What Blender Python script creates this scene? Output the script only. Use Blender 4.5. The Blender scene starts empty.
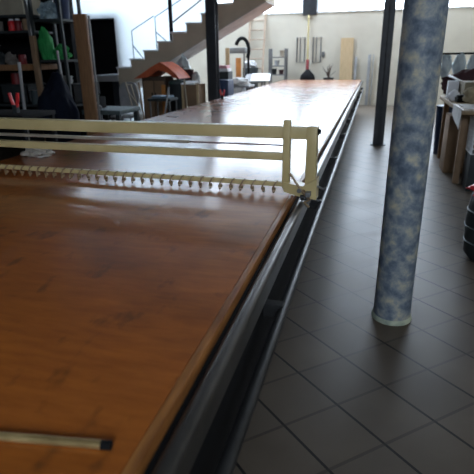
import bpy, bmesh, math, random
from mathutils import Vector, Matrix, noise

S = bpy.context.scene
COL = S.collection
R = math.radians

# ------------------------------------------------------------------ camera
cd = bpy.data.cameras.new('camera'); cam = bpy.data.objects.new('camera', cd); COL.objects.link(cam)
S.camera = cam
cd.sensor_fit = 'HORIZONTAL'; cd.sensor_width = 36.0; cd.lens = 485.0 / 474.0 * 36.0
cd.clip_start = 0.05; cd.clip_end = 200
_p, _y, _r = R(20.5), R(15.3), R(0.8)
fw = Vector((-math.sin(_y) * math.cos(_p), math.cos(_y) * math.cos(_p), -math.sin(_p)))
rt = Vector((math.cos(_y), math.sin(_y), 0)); up = rt.cross(fw)
r2 = rt * math.cos(_r) - up * math.sin(_r); u2 = up * math.cos(_r) + rt * math.sin(_r)
cam.matrix_world = Matrix(((r2.x, u2.x, -fw.x, 0), (r2.y, u2.y, -fw.y, 0), (r2.z, u2.z, -fw.z, 1.5), (0, 0, 0, 1)))
cd.dof.use_dof = True; cd.dof.focus_distance = 2.3; cd.dof.aperture_fstop = 4.0

# ------------------------------------------------------------------ light
W = bpy.data.worlds.new('world'); S.world = W; W.use_nodes = True
bg = W.node_tree.nodes['Background']
bg.inputs[0].default_value = (0.80, 0.90, 1.0, 1); bg.inputs[1].default_value = 20.0
S.view_settings.view_transform = 'Standard'; S.view_settings.look = 'None'
S.view_settings.exposure = 0.0; S.view_settings.gamma = 1.0; S.view_settings.use_curve_mapping = False


def portal(name, loc, rot, sx, sy):
    l = bpy.data.lights.new(name, 'AREA'); l.shape = 'RECTANGLE'; l.size = sx; l.size_y = sy
    l.cycles.is_portal = True
    o = bpy.data.objects.new(name, l); o.location = loc; o.rotation_euler = rot; COL.objects.link(o)


portal('daylight_back_window', (-2.2, 16.45, 3.75), (R(-90), 0, 0), 13.0, 2.2)
portal('added_roof_portal', (-5.6, 11.65, 5.35), (0, 0, 0), 4.8, 1.3)  # guides daylight through a roof opening added to light the stair wall
portal('added_roof_end_portal', (-2.5, 15.3, 5.35), (0, 0, 0), 11.0, 0.8)  # same for the roof opening added to light the end wall

portal('added_front_portal', (1.3, -4.25, 3.4), (R(90), 0, 0), 2.6, 1.6)  # guides daylight through the opening added behind the viewer

# ------------------------------------------------------------------ materials
MC = {}


def mat(name, col, rough=0.6, metal=0.0, col2=None, scale=6.0, lo=0.35, hi=0.65, bump=0.0, stretch=(1, 1, 1), spec=0.5, detail=4.0):
    if name in MC: return MC[name]
    m = bpy.data.materials.new(name); m.use_nodes = True; MC[name] = m
    nt = m.node_tree; b = nt.nodes['Principled BSDF']
    b.inputs['Roughness'].default_value = rough; b.inputs['Metallic'].default_value = metal
    b.inputs['Specular IOR Level'].default_value = spec
    if col2 is None: col2 = tuple(c * 0.75 for c in col)
    tc = nt.nodes.new('ShaderNodeTexCoord'); mp = nt.nodes.new('ShaderNodeMapping')
    mp.inputs['Scale'].default_value = stretch
    n = nt.nodes.new('ShaderNodeTexNoise'); n.inputs['Scale'].default_value = scale; n.inputs['Detail'].default_value = detail
    r = nt.nodes.new('ShaderNodeValToRGB')
    r.color_ramp.elements[0].position = lo; r.color_ramp.elements[1].position = hi
    r.color_ramp.elements[0].color = (*col2, 1); r.color_ramp.elements[1].color = (*col, 1)
    nt.links.new(tc.outputs['Object'], mp.inputs['Vector']); nt.links.new(mp.outputs['Vector'], n.inputs['Vector'])
    nt.links.new(n.outputs['Fac'], r.inputs['Fac']); nt.links.new(r.outputs['Color'], b.inputs['Base Color'])
    if bump:
        bp = nt.nodes.new('ShaderNodeBump'); bp.inputs['Strength'].default_value = bump; bp.inputs['Distance'].default_value = 0.02
        nt.links.new(n.outputs['Fac'], bp.inputs['Height']); nt.links.new(bp.outputs['Normal'], b.inputs['Normal'])
    return m


def math_node(nt, op, a, b=None, c=None):
    n = nt.nodes.new('ShaderNodeMath'); n.operation = op
    for i, v in enumerate((a, b, c)):
        if v is None: continue
        if isinstance(v, (int, float)): n.inputs[i].default_value = v
        else: nt.links.new(v, n.inputs[i])
    return n.outputs[0]


def mix_col(nt, fac, a, b):
    n = nt.nodes.new('ShaderNodeMix'); n.data_type = 'RGBA'
    for idx, v in ((0, fac), (6, a), (7, b)):
        if isinstance(v, (int, float)): n.inputs[idx].default_value = v
        elif isinstance(v, tuple): n.inputs[idx].default_value = (*v, 1)
        else: nt.links.new(v, n.inputs[idx])
    return n.outputs[2]


def floor_material():
    m = bpy.data.materials.new('floor_tiles'); m.use_nodes = True; nt = m.node_tree; b = nt.nodes['Principled BSDF']
    tc = nt.nodes.new('ShaderNodeTexCoord'); sp = nt.nodes.new('ShaderNodeSeparateXYZ'); nt.links.new(tc.outputs['Object'], sp.inputs[0])
    x, y = sp.outputs[0], sp.outputs[1]
    P = 0.2835; a1 = R(43.5); a2 = R(42.0)
    u = math_node(nt, 'ADD', math_node(nt, 'MULTIPLY', x, math.sin(a1)), math_node(nt, 'MULTIPLY', y, math.cos(a1)))
    v = math_node(nt, 'ADD', math_node(nt, 'MULTIPLY', x, -math.sin(a2)), math_node(nt, 'MULTIPLY', y, math.cos(a2)))

    def line(t, off, w):
        q = math_node(nt, 'DIVIDE', math_node(nt, 'SUBTRACT', t, off), P)
        f = math_node(nt, 'ABSOLUTE', math_node(nt, 'SUBTRACT', math_node(nt, 'FRACT', math_node(nt, 'ADD', q, 100.5)), 0.5))
        return math_node(nt, 'LESS_THAN', f, w), math_node(nt, 'FLOOR', math_node(nt, 'ADD', q, 100.0))
    l1, i1 = line(u, 1.034, 0.022); l2, i2 = line(v, 1.412, 0.026)
    cb = nt.nodes.new('ShaderNodeCombineXYZ'); nt.links.new(i1, cb.inputs[0]); nt.links.new(i2, cb.inputs[1])
    wn = nt.nodes.new('ShaderNodeTexWhiteNoise'); wn.noise_dimensions = '2D'; nt.links.new(cb.outputs[0], wn.inputs[0])
    n = nt.nodes.new('ShaderNodeTexNoise'); n.inputs['Scale'].default_value = 3.0; n.inputs['Detail'].default_value = 6
    nt.links.new(tc.outputs['Object'], n.inputs['Vector'])
    base = mix_col(nt, n.outputs['Fac'], (0.080, 0.060, 0.043), (0.170, 0.135, 0.100))
    base = mix_col(nt, math_node(nt, 'MULTIPLY', wn.outputs[0], 0.35), base, (0.085, 0.075, 0.065))
    # brown dirt ring round the foot of the column
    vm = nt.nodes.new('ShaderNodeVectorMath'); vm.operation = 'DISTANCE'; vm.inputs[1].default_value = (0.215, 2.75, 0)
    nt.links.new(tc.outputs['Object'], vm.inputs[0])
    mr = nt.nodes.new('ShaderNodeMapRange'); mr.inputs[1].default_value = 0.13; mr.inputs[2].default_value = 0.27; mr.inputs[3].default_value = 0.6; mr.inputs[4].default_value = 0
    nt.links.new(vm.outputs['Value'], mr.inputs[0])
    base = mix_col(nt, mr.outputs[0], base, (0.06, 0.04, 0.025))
    base = mix_col(nt, l1, base, (0.008, 0.007, 0.006))
    base = mix_col(nt, math_node(nt, 'MULTIPLY', l2, 0.55), base, (0.03, 0.025, 0.022))  # second joint set fainter: directional light put into the colour
    nt.links.new(base, b.inputs['Base Color'])
    rr = nt.nodes.new('ShaderNodeMapRange'); rr.inputs[3].default_value = 0.34; rr.inputs[4].default_value = 0.50; b.inputs['Specular IOR Level'].default_value = 0.38
    nt.links.new(n.outputs['Fac'], rr.inputs[0]); nt.links.new(rr.outputs[0], b.inputs['Roughness'])
    bp = nt.nodes.new('ShaderNodeBump'); bp.inputs['Strength'].default_value = 0.4; bp.inputs['Distance'].default_value = 0.003; bp.invert = True
    nt.links.new(math_node(nt, 'MAXIMUM', l1, l2), bp.inputs['Height']); nt.links.new(bp.outputs['Normal'], b.inputs['Normal'])
    return m


def table_material():
    m = bpy.data.materials.new('varnished_table_board'); m.use_nodes = True; nt = m.node_tree; b = nt.nodes['Principled BSDF']
    tc = nt.nodes.new('ShaderNodeTexCoord')
    mp = nt.nodes.new('ShaderNodeMapping'); mp.inputs['Scale'].default_value = (3.0, 14.0, 1)
    nt.links.new(tc.outputs['Object'], mp.inputs['Vector'])
    n = nt.nodes.new('ShaderNodeTexNoise'); n.inputs['Scale'].default_value = 2.2; n.inputs['Detail'].default_value = 8; n.inputs['Roughness'].default_value = 0.65
    nt.links.new(mp.outputs['Vector'], n.inputs['Vector'])
    n2 = nt.nodes.new('ShaderNodeTexNoise'); n2.inputs['Scale'].default_value = 3.2; n2.inputs['Detail'].default_value = 5
    nt.links.new(tc.outputs['Object'], n2.inputs['Vector'])
    base = mix_col(nt, n.outputs['Fac'], (0.18, 0.042, 0.007), (0.58, 0.175, 0.025))
    r2_ = nt.nodes.new('ShaderNodeValToRGB'); r2_.color_ramp.elements[0].position = 0.50; r2_.color_ramp.elements[1].position = 0.70
    nt.links.new(n2.outputs['Fac'], r2_.inputs['Fac'])
    base = mix_col(nt, math_node(nt, 'MULTIPLY', r2_.outputs['Color'], 0.45), base, (0.10, 0.032, 0.010))
    # dark scuffs
    mp3 = nt.nodes.new('ShaderNodeMapping'); mp3.inputs['Scale'].default_value = (9, 5, 1); mp3.inputs['Rotation'].default_value = (0, 0, R(35))
    nt.links.new(tc.outputs['Object'], mp3.inputs['Vector'])
    n3 = nt.nodes.new('ShaderNodeTexNoise'); n3.inputs['Scale'].default_value = 1.6; n3.inputs['Detail'].default_value = 3
    nt.links.new(mp3.outputs['Vector'], n3.inputs['Vector'])
    r3 = nt.nodes.new('ShaderNodeValToRGB'); r3.color_ramp.elements[0].position = 0.60; r3.color_ramp.elements[1].position = 0.72
    nt.links.new(n3.outputs['Fac'], r3.inputs['Fac'])
    base = mix_col(nt, math_node(nt, 'MULTIPLY', r3.outputs['Color'], 0.5), base, (0.045, 0.020, 0.010))
    nt.links.new(base, b.inputs['Base Color'])
    rr = nt.nodes.new('ShaderNodeMapRange'); rr.inputs[3].default_value = 0.30; rr.inputs[4].default_value = 0.42
    nt.links.new(n2.outputs['Fac'], rr.inputs[0]); nt.links.new(rr.outputs[0], b.inputs['Roughness'])
    b.inputs['Coat Weight'].default_value = 1.0; b.inputs['Coat Roughness'].default_value = 0.19; b.inputs['Coat IOR'].default_value = 1.7; b.inputs['Specular IOR Level'].default_value = 0.2
    bp = nt.nodes.new('ShaderNodeBump'); bp.inputs['Strength'].default_value = 0.05; bp.inputs['Distance'].default_value = 0.01
    nt.links.new(n2.outputs['Fac'], bp.inputs['Height']); nt.links.new(bp.outputs['Normal'], b.inputs['Normal'])
    return m


def column_material():
    m = bpy.data.materials.new('mottled_blue_cream_paint'); m.use_nodes = True; nt = m.node_tree; b = nt.nodes['Principled BSDF']
    tc = nt.nodes.new('ShaderNodeTexCoord')
    n = nt.nodes.new('ShaderNodeTexNoise'); n.inputs['Scale'].default_value = 13; n.inputs['Detail'].default_value = 5; n.inputs['Roughness'].default_value = 0.6
    n.inputs['Distortion'].default_value = 0.1
    nt.links.new(tc.outputs['Object'], n.inputs['Vector'])
    r = nt.nodes.new('ShaderNodeValToRGB'); e = r.color_ramp.elements
    e[0].position = 0.34; e[0].color = (0.080, 0.105, 0.145, 1)
    e[1].position = 0.68; e[1].color = (0.50, 0.45, 0.33, 1)
    k = r.color_ramp.elements.new(0.46); k.color = (0.155, 0.19, 0.235, 1)
    k = r.color_ramp.elements.new(0.56); k.color = (0.28, 0.30, 0.30, 1)
    nt.links.new(n.outputs['Fac'], r.inputs['Fac'])
    nt.links.new(r.outputs['Color'], b.inputs['Base Color'])
    b.inputs['Roughness'].default_value = 0.6
    return m


def pane_material():
    m = bpy.data.materials.new('window_pane_glass'); m.use_nodes = True; nt = m.node_tree
    out = nt.nodes['Material Output']; nt.nodes.remove(nt.nodes['Principled BSDF'])
    t = nt.nodes.new('ShaderNodeBsdfTransparent'); g = nt.nodes.new('ShaderNodeBsdfGlossy'); g.inputs['Roughness'].default_value = 0.05
    t.inputs[0].default_value = (0.95, 0.97, 1, 1)
    mx = nt.nodes.new('ShaderNodeMixShader')
    mx.inputs[0].default_value = 0.04; nt.links.new(t.outputs[0], mx.inputs[1]); nt.links.new(g.outputs[0], mx.inputs[2])
    nt.links.new(mx.outputs[0], out.inputs[0])
    return m


def panel_material():
    m = bpy.data.materials.new('translucent_white_panel'); m.use_nodes = True; nt = m.node_tree; b = nt.nodes['Principled BSDF']
    out = nt.nodes['Material Output']
    b.inputs['Base Color'].default_value = (0.88, 0.90, 0.91, 1); b.inputs['Roughness'].default_value = 0.5
    t = nt.nodes.new('ShaderNodeBsdfTranslucent'); t.inputs[0].default_value = (0.90, 0.94, 0.96, 1)
    mx = nt.nodes.new('ShaderNodeMixShader'); mx.inputs[0].default_value = 0.65
    nt.links.new(b.outputs[0], mx.inputs[1]); nt.links.new(t.outputs[0], mx.inputs[2]); nt.links.new(mx.outputs[0], out.inputs[0])
    return m


PANEL = panel_material()
FLOOR = floor_material(); TABLE = table_material(); COLUMN = column_material(); PANE = pane_material()
CREAM = mat('cream_wall_paint', (0.72, 0.67, 0.56), 0.8, col2=(0.64, 0.59, 0.49), scale=1.2)
WHITE = mat('white_wall_paint', (0.86, 0.87, 0.86), 0.7, col2=(0.80, 0.82, 0.82), scale=1.5)
DARKW = mat('dark_wall_paint', (0.05, 0.048, 0.045), 0.9, scale=2)
CEIL = mat('ceiling_concrete', (0.13, 0.11, 0.09), 0.9, scale=2)
STEEL = mat('dark_grey_steel', (0.035, 0.04, 0.048), 0.45, col2=(0.025, 0.028, 0.034), scale=9)
BLACK = mat('black_paint', (0.010, 0.010, 0.011), 0.8, scale=9, spec=0.15)
RAIL = mat('worn_rail_steel', (0.10, 0.092, 0.085), 0.34, 0.6, col2=(0.065, 0.06, 0.055), scale=9, stretch=(1, 0.7, 1))
DRAIL = mat('dark_rail_steel', (0.05, 0.05, 0.05), 0.42, 0.4, col2=(0.025, 0.025, 0.025), scale=10)
BEIGE = mat('beige_enamel', (0.62, 0.49, 0.24), 0.38, col2=(0.52, 0.41, 0.19), scale=5)
BEIGE2 = mat('pale_aluminium', (0.55, 0.48, 0.38), 0.35, 0.4, scale=5)
PEG = mat('worn_clip_metal', (0.42, 0.30, 0.17), 0.45, 0.3, col2=(0.22, 0.14, 0.08), scale=40)
EDGE = mat('worn_wood_edge', (0.42, 0.17, 0.045), 0.4, col2=(0.22, 0.08, 0.02), scale=6, stretch=(8, 1, 8))
WOOD = mat('brown_post_wood', (0.30, 0.155, 0.07), 0.6, col2=(0.20, 0.10, 0.045), scale=5, stretch=(10, 10, 1))
TAN = mat('tan_plywood', (0.62, 0.46, 0.27), 0.6, col2=(0.54, 0.39, 0.22), scale=4, stretch=(8, 8, 1))
CARD = mat('brown_cardboard', (0.30, 0.19, 0.11), 0.85, scale=4)
STAIR = mat('beige_stair_side', (0.60, 0.51, 0.39), 0.8, col2=(0.53, 0.45, 0.34), scale=3)
SOFF = mat('grey_stair_underside', (0.68, 0.68, 0.68), 0.8, scale=3)
TREAD = mat('white_stair_marble', (0.84, 0.85, 0.85), 0.35, col2=(0.76, 0.78, 0.79), scale=3)
BLUEG = mat('blue_grey_tube', (0.16, 0.23, 0.29), 0.4, 0.3, scale=6)
GREY = mat('grey_metal', (0.22, 0.22, 0.22), 0.45, 0.5, scale=8)
LGREY = mat('light_grey_plastic', (0.45, 0.45, 0.46), 0.5, scale=6)
TEAL = mat('teal_grey_paint', (0.07, 0.10, 0.105), 0.6, scale=6)
NAVY = mat('navy_cloth', (0.006, 0.009, 0.020), 0.85, scale=6, bump=0.3, spec=0.15)
RED = mat('bright_red_plastic', (0.75, 0.03, 0.035), 0.4, scale=8)
DRED = mat('dark_red_plastic', (0.22, 0.02, 0.022), 0.5, scale=8)
GREEN = mat('bright_green_cloth', (0.02, 0.30, 0.07), 0.7, scale=8, bump=0.3)
ORANGE = mat('orange_red_tarpaulin', (0.62, 0.13, 0.045), 0.6, col2=(0.42, 0.07, 0.03), scale=5, bump=0.2)
ORNG = mat('orange_paint', (0.68, 0.26, 0.06), 0.5, scale=6)
PAPER = mat('white_paper', (0.85, 0.86, 0.88), 0.6, col2=(0.78, 0.79, 0.82), scale=4)
CLOTHW = mat('white_cloth', (0.72, 0.71, 0.69), 0.85, col2=(0.55, 0.54, 0.52), scale=7, bump=0.3)
PLASTW = mat('pale_bluish_plastic_bag', (0.62, 0.70, 0.72), 0.4, col2=(0.42, 0.50, 0.54), scale=9, bump=0.5)
BLUE = mat('dark_blue_plastic', (0.02, 0.045, 0.12), 0.5, scale=6)
DGREY = mat('dark_grey_plastic', (0.035, 0.042, 0.044), 0.6, scale=6, spec=0.3)
MAROON = mat('maroon_cloth', (0.06, 0.022, 0.026), 0.8, scale=6)
YELLOW = mat('yellowed_wood_handle', (0.60, 0.50, 0.26), 0.5, scale=5)
PINK = mat('pink_card', (0.80, 0.42, 0.46), 0.7, scale=5)
LADDERM = mat('pale_brown_ladder_wood', (0.50, 0.37, 0.27), 0.7, scale=5)
BRASS = mat('dull_brass_tube', (0.70, 0.52, 0.24), 0.32, 0.6, col2=(0.40, 0.28, 0.12), scale=14)
TWIG = mat('dry_brown_twigs', (0.12, 0.08, 0.06), 0.8, scale=9)
SACK = mat('grey_brown_sack', (0.20, 0.18, 0.16), 0.9, scale=7, bump=0.3)
PLASTB = mat('bluish_plastic_bag', (0.36, 0.46, 0.50), 0.4, col2=(0.15, 0.22, 0.26), scale=9, bump=0.5)
BASEP = mat('pale_green_white_ring', (0.50, 0.52, 0.38), 0.7, col2=(0.26, 0.30, 0.24), scale=14)


# ------------------------------------------------------------------ mesh builder
class B:
    def __init__(s): s.bm = bmesh.new(); s.round = False

    def box(s, x0, x1, y0, y1, z0, z1, bev=0.0, M=None, seg=2):
        vs = [s.bm.verts.new((x, y, z)) for z in (z0, z1) for y in (y0, y1) for x in (x0, x1)]
        fs = [s.bm.faces.new([vs[i] for i in f]) for f in ((0, 2, 3, 1), (4, 5, 7, 6), (0, 1, 5, 4), (2, 6, 7, 3), (0, 4, 6, 2), (1, 3, 7, 5))]
        if bev:
            es = list({e for f in fs for e in f.edges})
            r = bmesh.ops.bevel(s.bm, geom=es, offset=bev, segments=seg, affect='EDGES', profile=0.6)
            vs = list({v for f in r['faces'] for v in f.verts} | {v for v in vs if v.is_valid})
        if M is not None: bmesh.ops.transform(s.bm, matrix=M, verts=[v for v in vs if v.is_valid])
        return s

    def tube(s, pts, r, n=10, r1=None, closed=False):
        s.round = True; pts = [Vector(p) for p in pts]; rings = []; N = len(pts); ref = None
        for i, p in enumerate(pts):
            if closed: d = pts[(i + 1) % N] - pts[i - 1]
            elif i == 0: d = pts[1] - p
            elif i == N - 1: d = p - pts[-2]
            else: d = (pts[i + 1] - p).normalized() + (p - pts[i - 1]).normalized()
            d.normalize()
            if ref is None: ref = Vector((0, 0, 1)) if abs(d.z) < 0.9 else Vector((1, 0, 0))
            a = d.cross(ref).normalized(); b = a.cross(d).normalized(); ref = b
            rr = r if r1 is None else r + (r1 - r) * i / (N - 1)
            rings.append([s.bm.verts.new(p + (a * math.cos(t) + b * math.sin(t)) * rr) for t in (2 * math.pi * k / n for k in range(n))])
        for i in range(N if closed else N - 1):
            A, Q = rings[i], rings[(i + 1) % N]
            for k in range(n): s.bm.faces.new((A[k], A[(k + 1) % n], Q[(k + 1) % n], Q[k]))
        if not closed:
            s.bm.faces.new(rings[0][::-1]); s.bm.faces.new(rings[-1])
        return s

    def lathe(s, prof, c, n=32):
        s.round = True; rings = []
        for r, z in prof:
            rings.append([s.bm.verts.new((c[0] + r * math.cos(2 * math.pi * k / n), c[1] + r * math.sin(2 * math.pi * k / n), c[2] + z)) for k in range(n)])
        for A, Q in zip(rings, rings[1:]):
            for k in range(n): s.bm.faces.new((A[k], A[(k + 1) % n], Q[(k + 1) % n], Q[k]))
        s.bm.faces.new(rings[0][::-1]); s.bm.faces.new(rings[-1])
        return s

    def prism(s, pts, vec):
        a = [s.bm.verts.new(p) for p in pts]; v = Vector(vec); b = [s.bm.verts.new(Vector(p) + v) for p in pts]
        s.bm.faces.new(a[::-1]); s.bm.faces.new(b); n = len(a)
        for i in range(n): s.bm.faces.new((a[i], a[(i + 1) % n], b[(i + 1) % n], b[i]))
        return s

    def lump(s, c, rad, seed=0, amp=0.25, freq=1.6, sub=4, floor=None):
        s.round = True; r = bmesh.ops.create_icosphere(s.bm, subdivisions=sub, radius=1.0)
        for v in r['verts']:
            k = 1 + amp * noise.noise(v.co * freq + Vector((seed * 7.3, seed, 2))) + amp * 0.5 * noise.noise(v.co * freq * 3.1 + Vector((seed, 5, 1)))
            q = v.co * k
            z = c[2] + q.z * rad[2]
            if floor is not None: z = max(z, floor)
            v.co = (c[0] + q.x * rad[0], c[1] + q.y * rad[1], z)
        return s

    def sheet(s, c00, c10, c11, c01, nu=14, nv=14, amp=0.01, th=0.004, seed=0, freq=3.0):
        s.round = True; c00, c10, c11, c01 = map(Vector, (c00, c10, c11, c01)); nn = (c10 - c00).cross(c01 - c00).normalized()
        L = []
        for side in (0, 1):
            g = []
            for j in range(nv + 1):
                row = []
                for i in range(nu + 1):
                    u, v = i / nu, j / nv
                    p = (c00 * (1 - u) + c10 * u) * (1 - v) + (c01 * (1 - u) + c11 * u) * v
                    row.append(s.bm.verts.new(p + nn * (amp * noise.noise(p * freq + Vector((seed, seed * 3, 0))) + side * th)))
                g.append(row)
            L.append(g)
        for side, g in enumerate(L):
            for j in range(nv):
                for i in range(nu):
                    q = (g[j][i], g[j][i + 1], g[j + 1][i + 1], g[j + 1][i]); s.bm.faces.new(q if side else q[::-1])
        rim = [(j, 0) for j in range(nv + 1)] + [(nv, i) for i in range(1, nu + 1)] + [(j, nu) for j in range(nv - 1, -1, -1)] + [(0, i) for i in range(nu - 1, 0, -1)]
        for a, b in zip(rim, rim[1:] + rim[:1]):
            s.bm.faces.new((L[0][a[0]][a[1]], L[0][b[0]][b[1]], L[1][b[0]][b[1]], L[1][a[0]][a[1]]))
        return s

    def build(s, name, m, parent=None, loc=None, smooth=None):
        if parent is not None:
            o_ = Vector((0, 0, 0)); q = parent
            while q is not None: o_ += q.location; q = q.parent
        else: o_ = Vector(loc or (0, 0, 0))
        bmesh.ops.recalc_face_normals(s.bm, faces=s.bm.faces)
        bmesh.ops.translate(s.bm, vec=-o_, verts=s.bm.verts)
        me = bpy.data.meshes.new(name); s.bm.to_mesh(me); s.bm.free()
        me.materials.append(m)
        me.shade_smooth(); me.set_sharp_from_angle(angle=R(smooth or (50 if s.round else 20)))
        o = bpy.data.objects.new(name, me); COL.objects.link(o)
        if parent is not None: o.parent = parent
        else: o.location = o_
        return o


def tag(o, label, cat, group=None, kind=None):
    o['label'] = label; o['category'] = cat
    if group: o['group'] = group
    if kind: o['kind'] = kind
    return o


def thing(name, label, cat, loc, group=None):
    o = bpy.data.objects.new(name, None); o.location = loc; o.empty_display_size = 0.1; COL.objects.link(o)
    return tag(o, label, cat, group)


def struct(name, b, m, label, cat='wall'):
    o = b.build(name, m); o['kind'] = 'structure'; return tag(o, label, cat)


def one(name, b, m, label, cat, loc, group=None):
    return tag(b.build(name, m, loc=loc), label, cat, group)


def copy_tree(o, loc, label, group=None):
    c = o.copy(); COL.objects.link(c); c.location = loc; c['label'] = label
    if group: c['group'] = group
    for ch in o.children:
        d = ch.copy(); COL.objects.link(d); d.parent = c
        for g in ch.children:
            e = g.copy(); COL.objects.link(e); e.parent = d
    return c


# ------------------------------------------------------------------ setting
XL, XR, YN, YB, ZC = -9.0, 5.0, -4.0, 16.2, 5.2
struct('floor', B().box(XL, XR, YN, YB + 0.3, -0.1, 0), FLOOR, 'dark brown-grey square floor tiles laid diagonally with black joints', 'floor')
struct('wall_back', B().box(XL, XR, YB, YB + 0.3, 0, 2.68).box(XL, XR, YB, YB + 0.3, 4.9, ZC).box(XL, -8.3, YB, YB + 0.3, 2.68, 4.9)
       .box(4.2, XR, YB, YB + 0.3, 2.68, 4.9), CREAM, 'cream painted end wall below the long bright window band', 'wall')
struct('wall_left', B().box(XL - 0.2, XL, YN, YB + 0.3, 0, ZC), DARKW, 'dark side wall behind the shelving', 'wall')
struct('wall_right', B().box(XR, XR + 0.2, YN, YB + 0.3, 0, ZC), CREAM, 'cream side wall beyond the desk', 'wall')
# ceiling with openings added to let daylight in
cb = B()
for x0, x1, y0, y1 in ((XL, XR, YN, 11.0), (XL, XR, 12.3, 14.9), (XL, -8.0, 11.0, 12.3), (-3.2, XR, 11.0, 12.3), (XL, XR, 15.7, YB + 0.3), (XL, -8.0, 14.9, 15.7), (3.0, XR, 14.9, 15.7)):
    cb.box(x0, x1, y0, y1, ZC, ZC + 0.1)
cb = cb
struct('ceiling', cb, CEIL, 'grey ceiling with added daylight openings', 'ceiling')


def window(name, x0, x1, label):
    w = thing(name, label, 'window', (x0, YB + 0.1, 2.68)); w['kind'] = 'structure'
    f = B().box(x0, x1, YB - 0.02, YB + 0.16, 2.68, 2.72).box(x0, x1, YB + 0.04, YB + 0.16, 4.84, 4.90)
    f.box(x0, x0 + 0.05, YB + 0.04, YB + 0.16, 2.68, 4.9).box(x1 - 0.05, x1, YB + 0.04, YB + 0.16, 2.68, 4.9)
    xm = (x0 + x1) / 2
    f.build('window_frame', WHITE, w)
    B().box(x0 + 0.05, x1 - 0.05, YB + 0.09, YB + 0.1, 2.72, 4.84).build('pane', PANE, w)


window('window_1', -8.3, -2.25, 'bright window at the left of the grey mullion above the ladder')
window('window_2', -1.83, 0.75, 'bright window at the right of the grey mullion above the tan plank')
window('window_3', 0.95, 4.2, 'bright window beyond the mottled column above the desk')
struct('trim_1', B().box(-2.25, -1.83, YB - 0.06, YB + 0.2, 2.62, ZC, 0.01), STEEL, 'dark grey mullion between the two bright windows', 'trim')
struct('trim_2', B().box(0.75, 0.95, YB - 0.04, YB + 0.2, 2.62, ZC, 0.01), STEEL, 'dark mullion hidden behind the mottled column', 'trim')
for i, (x0, x1, y0, y1) in enumerate(((-8.0, -3.2, 11.0, 12.3), (-8.0, 3.0, 14.9, 15.7))):
    struct('window_%d' % (4 + i), B().box(x0, x1, y0, y1, ZC + 0.04, ZC + 0.05), PANE, ('added roof pane letting daylight onto the stair wall', 'long added roof pane letting daylight onto the end wall')[i], 'window')  # unseen roof panes, added to brighten the stair wall and end wall

fx0, fx1, fz0, fz1 = 0.0, 2.6, 2.6, 4.2
struct('wall_front', B().box(XL, fx0, YN - 0.2, YN, 0, ZC).box(fx1, XR, YN - 0.2, YN, 0, ZC).box(fx0, fx1, YN - 0.2, YN, 0, fz0).box(fx0, fx1, YN - 0.2, YN, fz1, ZC), CEIL, 'wall behind the viewer with one added daylight opening', 'wall')
struct('window_6', B().box(fx0, fx1, YN - 0.11, YN - 0.1, fz0, fz1), PANE, 'pane of the daylight opening added behind the viewer', 'window')  # unseen opening, added as front light for the near part

# stair wall with dark doorway, mezzanine above the shelving
sw = B()
sw.prism([(-7.2, 10.8, 2.33), (-5.75, 10.8, 2.33), (-5.75, 10.8, 0), (-5.2, 10.8, 0), (-5.2, 10.8, 1.05), (-3.55, 10.8, 1.90), (-3.55, 10.8, ZC), (-7.2, 10.8, ZC)], (0, 0.05, 0))
struct('wall_stair', sw, PANEL, 'bright white wall rising behind the staircase', 'wall')
dn = B().box(-7.2, -5.6, 11.6, 11.7, 0, 2.4).box(-7.2, -7.1, 10.8, 11.6, 0, 2.33).box(-5.7, -5.6, 10.95, 11.6, 0, 2.33).box(-7.2, -5.6, 10.95, 11.7, 2.34, 2.44)
struct('wall_doorway', dn, BLACK, 'doorway recess beside the stair landing coloured black as shade', 'wall')  # shade inside the doorway put into the colour as black
struct('ceiling_mezzanine', B().box(XL, -4.6, 3.8, 8.6, 2.75, 2.95), CEIL, 'mezzanine slab over the shelving', 'ceiling')
struct('wall_shelving', B().box(XL, -4.75, 7.45, 7.6, 0, 2.75), BLACK, 'wall behind the shelving racks coloured black as shade', 'wall')  # darkness behind the racks put into the wall colour

# round column
cg = thing('column', 'round column with mottled blue and cream paint on the tiled floor', 'column', (0.215, 2.75, 0)); cg['kind'] = 'structure'
B().lathe([(0.108, 0.0), (0.108, 0.04), (0.105, 0.3), (0.104, 1.2), (0.104, 3.0), (0.106, ZC)], (0.215, 2.75, 0), 48).build('shaft', COLUMN, cg)
p = B().lathe([(0.117, 0.0), (0.118, 0.012), (0.114, 0.022), (0.109, 0.027), (0.1085, 0.0275)], (0.215, 2.75, 0), 48).build('base_ring', BASEP, cg)
p['label'] = 'pale green-white ring'


def h_post(name, x, y, label):
    w, t = 0.18, 0.012; g = thing(name, label, 'steel post', (x, y, 0)); g['kind'] = 'structure'
    B().box(x - w / 2, x + w / 2, y - w / 2, y - w / 2 + t, 0, ZC).box(x - w / 2, x + w / 2, y + w / 2 - t, y + w / 2, 0, ZC).box(x - 0.005, x + 0.005, y - w / 2, y + w / 2, 0, ZC).build('profile', STEEL, g)
    B().box(x - 0.13, x + 0.13, y - 0.13, y + 0.13, 0, 0.015, 0.003).build('base_plate', STEEL, g)


h_post('steel_post', 0.155, 8.95, 'black steel post on the floor just left of the mottled column')
h_post('steel_post', -2.87, 9.0, 'dark grey steel post in front of the stairs behind the table')

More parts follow.
